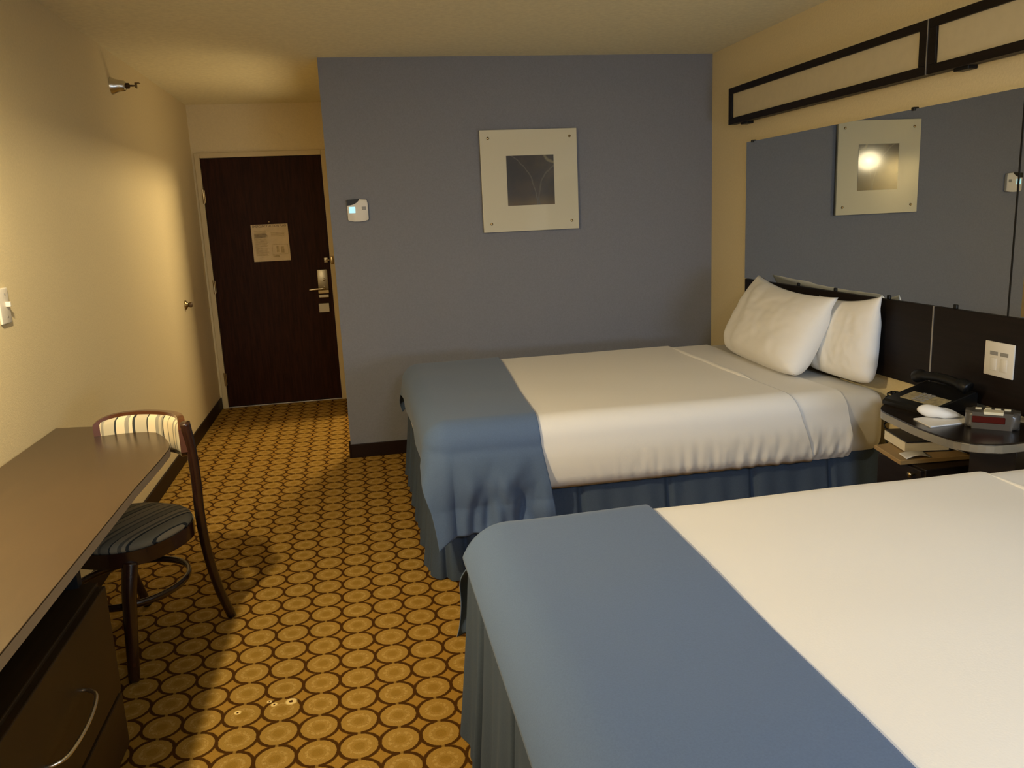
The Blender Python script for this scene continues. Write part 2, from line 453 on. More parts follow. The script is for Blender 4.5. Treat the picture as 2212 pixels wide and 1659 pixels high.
# floor-plan block
for (x0, x1, z0, z1) in ((-.655, -.53, 1.335, 1.338), (-.655, -.652, 1.235, 1.338), (-.53, -.527, 1.26, 1.338), (-.655, -.53, 1.257, 1.26),
                         (-.62, -.60, 1.275, 1.325), (-.585, -.56, 1.27, 1.32), (-.645, -.60, 1.235, 1.25)):
    box(bm, x0, x1, YD-0.0098, YD-0.0088, z0, z1)
obj('printed_text', bm, M_inkpale, nl)
def text_mesh(body, size, width=None):
    cu = bpy.data.curves.new('t', 'FONT'); cu.body = body; cu.size = size; cu.align_x = 'CENTER'; cu.align_y = 'CENTER'
    o = bpy.data.objects.new('t', cu); COL.objects.link(o)
    dg = bpy.context.evaluated_depsgraph_get()
    me = bpy.data.meshes.new_from_object(o.evaluated_get(dg))
    bpy.data.objects.remove(o)
    b = bmesh.new(); b.from_mesh(me)
    if width:
        xs = [v.co.x for v in b.verts]; s = width/(max(xs)-min(xs))
        b.transform(Matrix.Diagonal((s, 1, 1, 1)))
    return b
b = text_mesh('EMERGENCY ACTION PLAN', 0.026, 0.265)
b.transform(Matrix.Translation((-0.661, YD-0.0092, 1.488)) @ Matrix.Rotation(PI/2, 4, 'X'))
obj('printed_heading', b, M_ink, nl)
bm = newbm(); lathe(bm, [(0.007, 0), (0.007, 0.006), (0.004, 0.008)], 12, Matrix.Translation((-0.66, YD-0.004, 1.522)) @ Matrix.Rotation(PI/2, 4, 'X'))
obj('peephole', bm, M_brass, d, smooth=True)

# door stop on the left wall
ds = thing('wall_door_stop', (XL, 6.107, 0.97), 'small round brass door stop on the cream left wall', 'door stop')
RY = Matrix.Rotation(PI/2, 4, 'Y')
bm = newbm(); lathe(bm, [(0.032, 0), (0.032, 0.006), (0.026, 0.012), (0.016, 0.014), (0.014, 0.03)], 20, Matrix.Translation((XL, 6.107, 0.97)) @ RY)
obj('mounting_plate', bm, M_brass, ds, smooth=True)
bm = newbm(); lathe(bm, [(0.017, 0.028), (0.019, 0.04), (0.014, 0.05), (0.004, 0.052)], 20, Matrix.Translation((XL, 6.107, 0.97)) @ RY)
obj('bumper', bm, mat('brown_rubber', (0.10, 0.06, 0.025, 1), 0.5), ds, smooth=True)

# sprinkler on the left wall
sz = 2.262
sp_ = thing('fire_sprinkler', (XL, 4.915, sz), 'chrome sidewall sprinkler high on the cream left wall', 'sprinkler')
Ms = Matrix.Translation((XL, 4.915, sz)) @ RY
bm = newbm(); lathe(bm, [(0.046, 0), (0.046, 0.004), (0.036, 0.022), (0.030, 0.045), (0.026, 0.068), (0.020, 0.074)], 28, Ms)
obj('escutcheon', bm, M_steel, sp_, auto=50)
bm = newbm(); lathe(bm, [(0.013, 0.07), (0.015, 0.078), (0.015, 0.090), (0.008, 0.094)], 16, Ms)
tube(bm, [(XL+0.088, 4.915-0.011, sz), (XL+0.105, 4.915-0.013, sz), (XL+0.125, 4.915-0.003, sz)], 0.003, 8)
tube(bm, [(XL+0.088, 4.915+0.011, sz), (XL+0.105, 4.915+0.013, sz), (XL+0.125, 4.915+0.003, sz)], 0.003, 8)
obj('sprinkler_body', bm, mat('dark_bronze', (0.06, 0.035, 0.02, 1), 0.4, metal=0.8), sp_, auto=50)
bm = newbm(); box(bm, XL+0.122, XL+0.128, 4.897, 4.933, sz-0.012, sz+0.014, 0.002); box(bm, XL+0.125, XL+0.146, 4.899, 4.931, sz+0.010, sz+0.014, 0.001)
obj('deflector', bm, mat('dark_brass', (0.14, 0.09, 0.03, 1), 0.4, metal=0.8), sp_)

# light switch on the left wall
sw = thing('light_switch', (XL, 3.085, 1.265), 'white toggle light switch plate on the left wall above the desk', 'light switch')
bm = newbm(); box(bm, XL, XL+0.009, 3.045, 3.128, 1.205, 1.328, 0.004, 3); obj('switch_plate', bm, M_white, sw, auto=40)
bm = newbm(); box(bm, XL+0.006, XL+0.024, 3.092, 3.101, 1.262, 1.280, 0.002, M=None); obj('toggle', bm, M_white, sw)
for z in (1.228, 1.305):
    bm = newbm(); lathe(bm, [(0.004, 0), (0.003, 0.0015)], 10, Matrix.Translation((XL+0.0088, 3.0965, z)) @ RY); obj('screw', bm, M_alu, sw)

# ------------------------------------------------------------------ thermostat
th = thing('thermostat', (0.044, YB, 1.56), 'white wall thermostat with lit blue screen on the blue wall', 'thermostat')
bm = newbm()
out = []
for (x, z) in ((-.0175, 1.506), (-.010, 1.499), (0.02, 1.495), (0.05, 1.494), (0.08, 1.496), (0.1, 1.499), (0.107, 1.506), (0.1065, 1.60), (0.104, 1.618), (0.098, 1.624), (0.05, 1.628), (0.0, 1.624), (-.014, 1.622), (-.018, 1.615)):
    out.append((x, z))
prism(bm, out, 0, 0.026, 0.004, 2, Matrix.Translation((0, YB, 0)) @ Matrix.Rotation(PI/2, 4, 'X'))
obj('thermostat_case', bm, M_white, th, auto=40)
bm = newbm(); box(bm, -.007, 0.030, YB-0.0275, YB-0.0245, 1.546, 1.583, 0.001); obj('screen', bm, M_screen, th)
bm = newbm()
prism(bm, [(-.0185, 1.591), (0.0, 1.592), (0.022, 1.597), (0.04, 1.606), (0.058, 1.622), (0.056, 1.6285), (0.03, 1.628), (0.0, 1.6255), (-.0185, 1.6235)], 0, 0.0272, 0.001, 1,
      Matrix.Translation((0, YB-0.0005, 0)) @ Matrix.Rotation(PI/2, 4, 'X'))
obj('sensor_window', bm, M_black, th)
bm = newbm(); box(bm, 0.070, 0.094, YB-0.0275, YB-0.0245, 1.562, 1.582, 0.001); obj('button_panel', bm, M_greyplast, th)

# ------------------------------------------------------------------ picture on the blue wall
pc = thing('framed_picture', (1.125, YB, 1.70), 'frameless square picture with pale border and dark abstract centre', 'picture')
bm = newbm(); box(bm, 0.815, 1.433, YB-0.030, YB-0.012, 1.389, 2.009, 0.002)
obj('picture_board', bm, M_mat, pc)
bm = newbm(); box(bm, 0.95, 1.30, YB-0.0125, YB, 1.5, 1.9); obj('hanger_batten', bm, M_black, pc)
ab = thing('tmp', (1.1275, YB-0.030, 1.70)); 
bm = newbm(); box(bm, -0.1515, 0.1515, -0.0014, 0.0005, -0.152, 0.152)
a = obj('abstract_print', bm, M_art, pc, local=True); a.location = (0.0025, -0.030, 0.0)
bpy.data.objects.remove(ab)
for x, z in ((0.866, 1.960), (1.385, 1.961), (1.386, 1.441), (0.866, 1.441)):
    bm = newbm(); lathe(bm, [(0.0085, 0), (0.0085, 0.004), (0.005, 0.007)], 14, Matrix.Translation((x, YB-0.0295, z)) @ Matrix.Rotation(PI/2, 4, 'X'))
    obj('screw_cap', bm, M_brass, pc, smooth=True)

# ------------------------------------------------------------------ right wall: light boxes, mirror, headboard
XB = XR-0.06
def light_box(y1, y0, zb, zt, label):
    t = thing('wall_light_box', (XR, (y0+y1)/2, zb), label, 'wall light', 'long framed light boxes above the mirror')
    f = 0.047
    bm = newbm()
    box(bm, XB, XR-0.012, y0, y1, zt-0.036, zt, 0.002); box(bm, XB, XR-0.012, y0, y1, zb, zb+0.036, 0.002)
    box(bm, XB, XR-0.012, y0, y0+f, zb+0.036, zt-0.036, 0.002); box(bm, XB, XR-0.012, y1-f, y1, zb+0.036, zt-0.036, 0.002)
    obj('frame', bm, M_headwood, t)
    bm = newbm(); box(bm, XB+0.010, XB+0.018, y0+f, y1-f, zb+0.036, zt-0.036)
    obj('diffuser_panel', bm, M_panel, t)
    for y in (y1-0.17,):
        bm = newbm(); box(bm, XB+0.018, XR, y-0.04, y+0.04, zb-0.012, zb+0.02, 0.003); obj('mounting_bracket', bm, M_black, t)
    return t
LB = light_box(4.835, 3.066, 1.968, 2.178, 'dark framed cream light box nearest the blue wall')
light_box(3.060, 1.29, 1.968, 2.178, 'dark framed cream light box cut off by the right edge')
bm = newbm(); box(bm, XB-0.0015, XB+0.01, 3.0605, 3.0655, 1.968, 2.178); obj('joint_strip', bm, M_alu, LB)

def mirror_panel(y0, y1, label, clips_b, clips_t):
    t = thing('wall_mirror', (XR, (y0+y1)/2, 1.05), label, 'mirror', 'mirror panels above the headboard')
    bm = newbm(); box(bm, XR-0.018, XR-0.003, y0, y1, 1.0505, 1.852); obj('mirror_glass', bm, M_mirror, t)
    for y in clips_b:
        bm = newbm(); box(bm, XR-0.024, XR, y-0.010, y+0.010, 1.050, 1.068, 0.003); obj('mirror_clip', bm, M_black, t)
    for y in clips_t:
        bm = newbm(); box(bm, XR-0.024, XR, y-0.010, y+0.010, 1.845, 1.860, 0.003); obj('mirror_clip', bm, M_black, t)
    return t
MP = mirror_panel(2.595, 4.675, 'large wall mirror reflecting the blue wall and picture', (4.45, 4.05, 3.70, 3.28, 2.86), (4.60, 3.18))
bm = newbm(); box(bm, XR-0.0195, XR-0.004, 2.588, 2.595, 1.0505, 1.852); obj('seam_strip', bm, M_black, MP)
mirror_panel(0.50, 2.588, 'second wall mirror panel at the right edge of the photo', (2.2,), (2.2,))

XHB = XR-0.030
hb = thing('headboard_panel', (XR, 2.9, 0.73), 'long dark wood headboard panel along the right wall', 'headboard')
for y0, y1 in ((2.975, 4.650), (0.30, 2.968)):
    bm = newbm(); box(bm, XHB, XR-0.002, y0, y1, 0.70, 1.05, 0.003); obj('panel', bm, M_headwood, hb)
bm = newbm(); box(bm, XHB-0.001, XHB+0.012, 2.9675, 2.9755, 0.70, 1.050); obj('joint_strip', bm, M_alu, hb)

op = thing('wall_outlet', (XHB, 2.598, 0.889), 'white square double outlet plate on the dark headboard', 'outlet')
bm = newbm(); box(bm, XHB-0.007, XHB, 2.527, 2.669, 0.824, 0.953, 0.003); obj('cover_plate', bm, M_white, op, auto=40)
for y in (2.572, 2.622):
    bm = newbm(); box(bm, XHB-0.0078, XHB-0.005, y-0.019, y+0.019, 0.903, 0.917); obj('printed_label', bm, M_greyplast, op)
    bm = newbm(); box(bm, XHB-0.009, XHB-0.005, y-0.016, y+0.016, 0.845, 0.893, 0.003); obj('rocker_switch', bm, M_white, op, auto=40)

# ------------------------------------------------------------------ beds
BX0, BX1, BZ = 0.235, 2.305, 0.65
BW = 1.55
BR = 0.085

def drape(da_signed_a, b, y0, y1, off=0.0, x0=BX0, r=BR, sidef=None, side_hang=None):
    """cloth coordinate (a along the bed, b across) laid over the bed's rounded edges -> point"""
    a = da_signed_a
    ix0, iy0, iy1 = x0+r, y0+r, y1-r
    L = r*PI/2
    ex = max(0.0, ix0-a); ey = 0.0; sy = 0
    if b < iy0: ey = iy0-b; sy = -1
    elif b > iy1: ey = b-iy1; sy = 1
    rho = math.hypot(ex, ey)
    if rho < 1e-9:
        return Vector((a, b, BZ+off)), 0.0, Vector((0, 0, 1)), 0
    dx, dy = -ex/rho, sy*ey/rho
    if rho < L:
        h = (r+off)*math.sin(rho/r); z = BZ+off-(r+off)*(1-math.cos(rho/r)); dr = 0.0
    else:
        h = r+off; dr = rho-L; z = BZ-r-dr
    base = Vector((max(a, ix0), min(max(b, iy0), iy1), 0))
    n = Vector((dx, dy, 0))
    p = base + n*h + Vector((0, 0, z))
    return p, dr, n, (1 if (ex > 0 and ey > 0) else 0)

def fbm(x, y, s=0.0):
    return noise.noise(Vector((x, y, s)))

def make_bed(y0, label, zt=0.50, bv=0.07):
    y1 = y0+BW
    t = thing('bed', (BX0, y0, 0), label, 'bed', 'beds with blue runners')
    bm = newbm(); box(bm, BX0+0.05, BX1, y0+0.05, y1-0.05, 0.10, 0.36, 0.03, 3); obj('box_spring', bm, M_skirt, t, auto=40)
    bm = newbm(); box(bm, BX0+0.020, BX1+0.02, y0+0.008, y1-0.008, 0.35, BZ-0.006, bv, 6); obj('mattress', bm, M_fitted, t, smooth=True)
    # skirt: wall around three sides, box pleats, flared to the floor
    path = []
    def seg(p, q, n):
        for i in range(n):
            f = i/n; path.append(((p[0]+(q[0]-p[0])*f), (p[1]+(q[1]-p[1])*f)))
    rc = 0.05
    def arc(cx, cy, a0, a1, n):
        for i in range(n):
            a = a0+(a1-a0)*i/n; path.append((cx+rc*math.cos(a), cy+rc*math.sin(a)))
    seg((BX1, y0), (BX0+rc, y0), 300); arc(BX0+rc, y0+rc, -PI/2, -PI, 24); seg((BX0, y0+rc), (BX0, y1-rc), 220)
    arc(BX0+rc, y1-rc, PI, PI/2, 24); seg((BX0+rc, y1), (BX1, y1), 60); path.append((BX1, y1))
    s = 0; ss = [0]
    for p, q in zip(path, path[1:]):
        s += math.hypot(q[0]-p[0], q[1]-p[1]); ss.append(s)
    cx, cy = (BX0+BX1)/2, (y0+y1)/2
    cor = BX1-BX0-0.02       # arc length of the near foot corner
    pleats = [cor-0.02, cor-0.11, cor-0.19, cor-0.62, cor-1.02, cor-1.42, cor-1.8, cor+0.08, cor+0.45, cor+0.85, cor+1.25, cor+1.55]
    n = len(path)
    def skirt(u, v):
        i = min(n-1, int(round(u*(n-1)))); x, y = path[i]
        a = path[min(i+1, n-1)]; c = path[max(i-1, 0)]
        tx, ty = a[0]-c[0], a[1]-c[1]; l = math.hypot(tx, ty) or 1
        nx, ny = -ty/l, tx/l
        if nx*(x-cx)+ny*(y-cy) < 0: nx, ny = -nx, -ny
        fx = smoothstep(BX0+0.16, BX0+0.03, x)
        o = -0.045*(1-0.75*fx) + (0.075-0.034*fx)*v**1.3
        for q in pleats:
            dd = (ss[i]-q)/0.014
            if abs(dd) < 4: o -= 0.038*(0.25+0.75*v)*math.exp(-dd*dd)
        o += 0.008*v*math.sin(ss[i]*23+1)+0.006*v*math.sin(ss[i]*57)
        return (x+nx*o, y+ny*o, 0.005+(0.465+(zt-0.47)*fx)*(1-v))
    bm = newbm(); grid(bm, skirt, n-1, 14); obj('bed_skirt', bm, M_skirt, t, smooth=True)
    return t

def bedspread(y0, far, label, seed, fh=0.10, r=BR, xs=0.0):
    """white cover over the mattress with the turned top sheet at the pillow end"""
    y1 = y0+BW
    t = thing('bedspread', (BX0, y0, 0.35), label, 'bedspread', 'white bedspreads')
    hang = 0.30
    Lr = r*PI/2
    def build(xa, xb, off, nu, tilt, amp):
        bl, bh = y0+r-Lr-(hang-r), y1-r+Lr+(hang-r)
        def f(u, v):
            b = bl+(bh-bl)*v
            dist = max(0, (y0+r)-b)
            xe = xb + tilt*dist/ (Lr+hang-r)
            a = xa+(xe-xa)*u
            p, dr, n, c = drape(a, b, y0, y1, off, r=r)
            if dr > 0 and n.y:
                k = dr/(hang-r)
                x = p.x
                wr = amp*smoothstep(0.1, 1.0, k)*(0.0040*math.sin(x*88+5*fbm(x*6, k*1.2, seed)+dr*14*(x-1.2)) + 0.0090*fbm(x*34+k*2.2*(x-1.4), k*1.1, seed+3)) * (0.12+0.88*smoothstep(0.95, 1.6, x))
                bulge = 0.018*math.sin(PI*min(1, k*0.9)) - 0.022*smoothstep(0.82, 1.0, k)
                p += n*(bulge+wr)
            elif dr == 0:
                p.z += 0.0035*fbm(p.x*3.1, p.y*3.1, seed+9)
            return p
        bm = newbm(); grid(bm, f, nu, 110)
        return bm
    thicken(obj('cover', build(BX0+xs, 1.845, 0.013, 340, 0.10, 1.0), M_sheet, t, smooth=True), 0.007, -1)
    obj('turned_sheet', build(1.80, 2.10, 0.003, 110, 0.04, 2.0), M_sheet, t, smooth=True)
    # piped ridge along the fold on top
    bm = newbm()
    pts = []
    for i in range(40):
        y = y1-0.12-(BW-0.50)*i/39
        pts.append((1.838+0.002*math.sin(i*.4), y, BZ+0.013+0.0035*fbm(1.838*3.1, y*3.1, seed+9)))
    tube(bm, pts, [0.012*min(1, (i+0.5)/8, (39.5-i)/5) for i in range(40)], 10, flat=(1.3, 0.8))
    obj('fold_ridge', bm, M_sheet, t, smooth=True)
    # foot end hem showing below the runner
    def foot(u, v):
        b = y0+0.02+(BW-0.04)*u
        a = BX0+r-(Lr+fh)*v
        p, dr, n, c = drape(a, b, y0, y1, 0.015, r=r)
        return p
    if fh > 0:
        bm = newbm(); grid(bm, foot, 60, 14)
        obj('foot_hem', bm, M_sheet, t, smooth=True)
    return t

def runner(y0, label, foot_hang, near_hang, far_hang, xs, seed, fin, r=BR, ridge=0.0, twist=0.0):
    """blue cloth across the foot of the bed"""
    y1 = y0+BW
    Lr = r*PI/2
    NU, NV = 120, 280
    def under(h): return Lr+h-r if h > r else r*math.acos(1-h/r)
    a0 = BX0+r-under(foot_hang)
    b0, b1 = y0+r-under(near_hang), y1-r+under(far_hang)
    def f(u, v):
        b = b0+(b1-b0)*v
        xe = xs[1]+(xs[2]-xs[1])*smoothstep(y0-0.1, y1+0.1, b) + (xs[0]-xs[1])*smoothstep(y0+0.02, b0, b)
        a = a0+(xe-a0)*u
        p, dr, n, c = drape(a, b, y0, y1, 0.020, r=r)
        ix0 = BX0+r
        if dr > 0:
            k = dr
            bul = 0.020*math.sin(PI*min(1, k/0.24))*smoothstep(0, .04, k)
            if c:
                ang = math.atan2(abs(n.y), abs(n.x))      # 0 = foot side, pi/2 = bed side
                w = math.sin(2*min(max(ang, 0), PI/2))
                p += n*(fin*k*(0.30+0.70*w) + w*0.030*k*math.sin(ang*9+seed) + bul*math.sin(ang)**2)
                p.x -= twist*k*math.sin(ang)**2
                p += n*(ridge*w*math.exp(-((k-0.09)/0.065)**2))
            elif n.y:
                side = p.x
                fold = 0.024*math.sin((side-0.25)*24+seed+2.2*fbm(side*3, k*2.5, seed)) + 0.020*fbm(side*9+k*2, k*5, seed+1) + 0.014*fbm(side*24, k*13, seed+4) + 0.008*math.sin(side*90+k*4)*smoothstep(.2, .34, k)
                e = smoothstep(0.0, 0.28, k)*smoothstep(ix0, ix0+0.10, side)
                p += n*(bul+fold*e+0.010*e+fin*0.30*k*smoothstep(0.80, ix0, side))
                p.x -= twist*k*smoothstep(ix0+0.25, ix0, side)
            else:
                d0 = min(p.y-(y0+r), (y1-r)-p.y)
                p += n*(fin*0.30*k*math.exp(-max(0, d0)/0.25)+0.006*math.sin(p.y*9+seed)*smoothstep(0, .1, k)*smoothstep(0, .1, d0))
        else:
            p.z += 0.004*fbm(p.x*3.3, p.y*3.3, seed)
        return p
    bm = newbm(); grid(bm, f, NU, NV)
    o = obj('bed_runner', bm, M_runner, None, smooth=True, origin=(BX0, y0, 0.35))
    thicken(o, 0.004, 1)
    return tag(o, label, 'bed runner', 'blue bed runners')

Y1, Y2 = 3.215, 0.64
make_bed(Y1, 'far bed against the blue wall side, with two white pillows')
make_bed(Y2, 'near bed in the bottom right corner of the photo', 0.575, 0.125)
bedspread(Y1, True, 'white bedspread on the far bed, hanging over its side', 1.3)
bedspread(Y2, False, 'white bedspread on the near bed, at lower right', 7.7, 0, 0.125, 0.09)
runner(Y1, 'slate blue runner across the foot of the far bed', 0.155, 0.44, 0.22, (0.745, 0.695, 0.79), 0.6, 0.34)
runner(Y2, 'slate blue runner across the foot of the near bed', 0.075, 0.30, 0.37, (0.755, 0.750, 0.762), 2.1, 0.27, r=0.125, ridge=0.035, twist=0.36)

# ------------------------------------------------------------------ pillows
def pillow(TL, TR, BRc, BL, th, label, seed, wr=1.0, tp=0.06):
    TL, TR, BRc, BL = map(Vector, (TL, TR, BRc, BL))
    c = (TL+TR+BRc+BL)/4
    nrm = ((TR-BL).cross(TL-BRc)).normalized()
    if nrm.x > 0: nrm = -nrm
    bm = newbm()
    nu, nv = 56, 44
    def pt(u, v, s):
        U, V = 2*u-1, 2*v-1
        # edges pulled in between the corners
        pu = U*(1-0.02*(1-V*V)); pv = V*(1-tp*(1-U*U)) if V > 0 else V*(1+0.02*(1-U*U))
        uu, vv = (pu+1)/2, (pv+1)/2
        p = (BL*(1-uu)+BRc*uu)*(1-vv) + (TL*(1-uu)+TR*uu)*vv
        if V < 0:
            q = 1-0.065*(abs(U)**5)*(abs(V)**5)
            pu *= q; pv *= q
            uu, vv = (pu+1)/2, (pv+1)/2
            p = (BL*(1-uu)+BRc*uu)*(1-vv) + (TL*(1-uu)+TR*uu)*vv
        e = (max(0, 1-abs(U)**3.4)*max(0, 1-abs(V)**3.2))**0.5
        b = th*0.5*e*(1.08-0.22*V)
        if s < 0: b *= smoothstep(1.0, 0.35, V)
        if s > 0:
            b += wr*e*(0.010*fbm(U*2.2, V*2.0, seed) + 0.0075*math.sin(U*13+V*3+4*fbm(U, V, seed+2))*smoothstep(0.1, -0.7, U)*1.3)
            b += wr*0.006*fbm(U*7, V*6, seed+5)*e
        return p + nrm*(s*b)
    grid(bm, lambda u, v: pt(u, v, 1), nu, nv)
    grid(bm, lambda u, v: pt(u, v, -1), nu, nv)
    bmesh.ops.remove_doubles(bm, verts=bm.verts, dist=1e-5)
    o = obj('pillow', bm, M_pillow, None, smooth=True, origin=c)
    return tag(o, label, 'pillow', 'white pillows on the far bed')
pillow((2.295, 4.415, 1.088), (2.225, 3.495, 1.045), (2.025, 3.515, 0.668), (2.09, 4.42, 0.668), 0.21,
       'white pillow leaning in front, left of the two on the far bed', 2.0, 0.75, 0.16)
pillow((2.275, 3.74, 1.03), (2.295, 3.268, 1.068), (2.242, 3.235, 0.668), (2.232, 3.74, 0.668), 0.125,
       'white pillow standing behind, right of the two on the far bed', 5.0, 0.6, 0.13)

# ------------------------------------------------------------------ nightstand and what is on it
ZT = 0.68
ns = thing('nightstand', (2.2, 2.6, 0), 'dark bedside table with a rounded top between the beds', 'nightstand')
def rounded(pts, rads, k=8):
    out = []
    n = len(pts)
    for i in range(n):
        p = Vector(pts[i]); a = (Vector(pts[i-1])-p); b = (Vector(pts[(i+1) % n])-p)
        r = rads[i]
        if r <= 0: out.append(tuple(p)); continue
        p0 = p+a.normalized()*r; p1 = p+b.normalized()*r
        for j in range(k+1):
            t = j/k
            out.append(tuple(p0*(1-t)**2+p*2*t*(1-t)+p1*t*t))
    return out
top = rounded([(2.322, 2.985), (2.165, 2.980), (1.985, 2.815), (1.938, 2.50), (1.965, 2.262), (2.322, 2.262)], [0, .05, .05, .12, .13, 0])
bm = newbm(); prism(bm, top, ZT-0.006, ZT, 0.002, 1); obj('table_top', bm, M_nstop, ns)
bm = newbm(); prism(bm, top, ZT-0.034, ZT-0.006, 0.003, 1); obj('edge_band', bm, M_nsedge, ns)
bm = newbm(); box(bm, 2.30, 2.322, 2.28, 2.96, 0.0, ZT-0.034); obj('back_panel', bm, M_darkwood, ns)
bm = newbm(); box(bm, 2.06, 2.30, 2.62, 2.90, 0.0, 0.48, 0.003); obj('cabinet', bm, M_darkwood, ns)
bm = newbm(); box(bm, 2.14, 2.30, 2.29, 2.50, 0.0, ZT-0.034, 0.003); obj('side_cabinet', bm, M_darkwood, ns)
shelf = newbm(); prism(shelf, [(2.005, 2.695), (2.30, 2.675), (2.30, 2.93), (2.045, 2.915)], 0.482, 0.5, 0.002, 1)
obj('shelf', shelf, M_tan, ns)
dr = newbm(); box(dr, 2.045, 2.062, 2.63, 2.89, 0.30, 0.475, 0.003); dr = obj('drawer', dr, M_darkwood, ns)
bm = newbm(); lathe(bm, [(0.006, 0), (0.006, 0.012), (0.012, 0.018), (0.010, 0.026), (0.003, 0.028)], 16, Matrix.Translation((2.046, 2.665, 0.452)) @ Matrix.Rotation(-PI/2, 4, 'Y'))
obj('knob', bm, M_brass, dr, smooth=True)

bk = thing('book', (2.17, 2.88, 0.5), 'thick dark book with white page edges on the nightstand shelf', 'book')
Mb = Matrix.Translation((2.195, 2.86, 0.5)) @ Matrix.Rotation(math.radians(-12), 4, 'Z')
bm = newbm(); box(bm, -0.088, 0.085, -0.095, 0.095, 0.004, 0.040, M=Mb); obj('page_block', bm, M_pages, bk)
bm = newbm(); box(bm, -0.084, 0.092, -0.1, 0.1, 0.0, 0.004, M=Mb); box(bm, -0.084, 0.092, -0.1, 0.1, 0.040, 0.044, M=Mb); box(bm, 0.085, 0.092, -0.1, 0.1, 0.004, 0.040, M=Mb)
obj('cover', bm, M_navy, bk)
def leaf(u, v):
    return (2.035+0.10*u+0.02*v, 2.70+0.075*v-0.01*u, 0.5015+0.016*math.sin(PI*u)*(1-0.5*v)*0.7)
bm = newbm(); grid(bm, leaf, 16, 8); bl = obj('booklet', bm, M_note, None, smooth=True, origin=(2.08, 2.73, 0.5)); thicken(bl, 0.002, 1)
tag(bl, 'small white curled booklet in front of the dark book', 'booklet')

# telephone
ph = thing('telephone', (2.16, 2.78, ZT), 'black desk telephone with tan keypad label on the nightstand', 'telephone')
Mp = Matrix.Translation((2.185, 2.775, ZT)) @ Matrix.Rotation(math.radians(6), 4, 'Z')
bm = newbm()
prof = [(-0.115, 0.0), (-0.115, 0.014), (-0.105, 0.022), (0.10, 0.072), (0.112, 0.066), (0.112, 0.0)]
Mx = Mp @ Matrix.Rotation(PI/2, 4, 'X')
prism(bm, prof, -0.135, 0.115, 0.003, 1, Mx)
obj('phone_base', bm, M_black, ph)
slope = math.atan2(0.05, 0.205)
Mk = Mp @ Matrix.Translation((0.0, 0, 0.0475)) @ Matrix.Rotation(-slope, 4, 'Y')
bm = newbm(); box(bm, -0.075, -0.005, -0.105, 0.085, 0.0, 0.003, 0.001, 1, Mk); obj('keypad_label', bm, M_keypad, ph)
bm = newbm(); hs = catmull([(0.055, -0.13, 0.035), (0.055, -0.10, 0.045), (0.055, 0.0, 0.055), (0.055, 0.10, 0.045), (0.055, 0.13, 0.035)], 6)
tube(bm, hs, [0.026 if (i < 7 or i > len(hs)-8) else 0.018 for i in range(len(hs))], 12, M=Mk); obj('handset', bm, M_black, ph, smooth=True)
bm = newbm()
for i in range(3):
    for j in range(4): box(bm, -0.07+0.018*j, -0.058+0.018*j, -0.03+0.022*i, -0.013+0.022*i, 0.003, 0.006, 0.001, 1, Mk)
obj('keys', bm, M_greyplast, ph)
bm = newbm()
base = catmull([(2.17, 2.92, 0.70), (2.165, 2.965, 0.70), (2.155, 2.992, 0.685), (2.15, 3.000, 0.62), (2.155, 3.000, 0.55), (2.17, 2.998, 0.47), (2.20, 2.99, 0.42)], 24)
coil = []
for i, p in enumerate(base):
    a = i*0.62; coil.append(p+Vector((math.cos(a)*0.009, math.sin(a)*0.006, math.sin(a)*0.004)))
tube(bm, coil, 0.0035, 7); obj('coiled_cord', bm, M_black, ph, smooth=True)

# notepad, folded card
bm = newbm(); prism(bm, [(2.005, 2.635), (1.985, 2.515), (2.175, 2.525), (2.205, 2.665)], ZT, ZT+0.004)
o = obj('notepad', bm, M_note, None, origin=(2.09, 2.58, ZT)); tag(o, 'flat white notepad on the nightstand', 'notepad')
def crumple(u, v):
    a = u*2*PI
    r = 0.045*math.sin(PI*min(0.999, max(0.001, v)))**0.7
    x = math.cos(a)*r*1.6*(1+0.18*fbm(math.cos(a)*1.3, v*2, 3)); y = math.sin(a)*r*0.75
    z = 0.040*(0.5-0.5*math.cos(PI*v))*(1.0-0.45*(x/0.07)) + 0.004*fbm(x*40, y*40, 2)
    return (x, y, max(0.0, z))
bm = newbm(); grid(bm, crumple, 28, 16, Matrix.Translation((2.095, 2.612, ZT+0.005)) @ Matrix.Rotation(math.radians(-28), 4, 'Z'), closeu=True)
bmesh.ops.remove_doubles(bm, verts=bm.verts, dist=1e-5)
o = obj('folded_napkin', bm, M_note, None, smooth=True, origin=(2.095, 2.612, ZT+0.0045)); tag(o, 'white folded napkin lying on the notepad before the phone', 'napkin')

# clock radio
ck = thing('clock_radio', (2.185, 2.455, ZT), 'grey clock radio with dark red display on the nightstand', 'clock')
Mc = Matrix.Translation((2.185, 2.455, ZT)) @ Matrix.Rotation(math.radians(-42), 4, 'Z')
bm = newbm()
prism(bm, rounded([(-0.085, -0.045), (0.085, -0.045), (0.085, 0.045), (-0.085, 0.045)], [0.03, 0.03, 0.03, 0.03]), 0.0, 0.060, 0.014, 3, Mc)
obj('clock_case', bm, M_clock, ck, auto=40)
bm = newbm(); box(bm, -0.062, 0.040, -0.0475, -0.040, 0.022, 0.046, 0.002, 1, Mc); obj('display', bm, M_reddisplay, ck)
bm = newbm(); box(bm, -0.028, 0.034, -0.046, -0.0, 0.052, 0.0625, 0.002, 1, Mc); obj('top_label', bm, M_cream_plastic, ck)
bm = newbm()
for i in range(4): box(bm, -0.055+0.03*i, -0.035+0.03*i, 0.008, 0.024, 0.058, 0.063, 0.001, 1, Mc)
obj('buttons', bm, M_cream_plastic, ck)

# ------------------------------------------------------------------ desk
dk = thing('desk', (-0.95, 1.9, 0), 'brown desk with a rounded end along the left wall', 'desk')
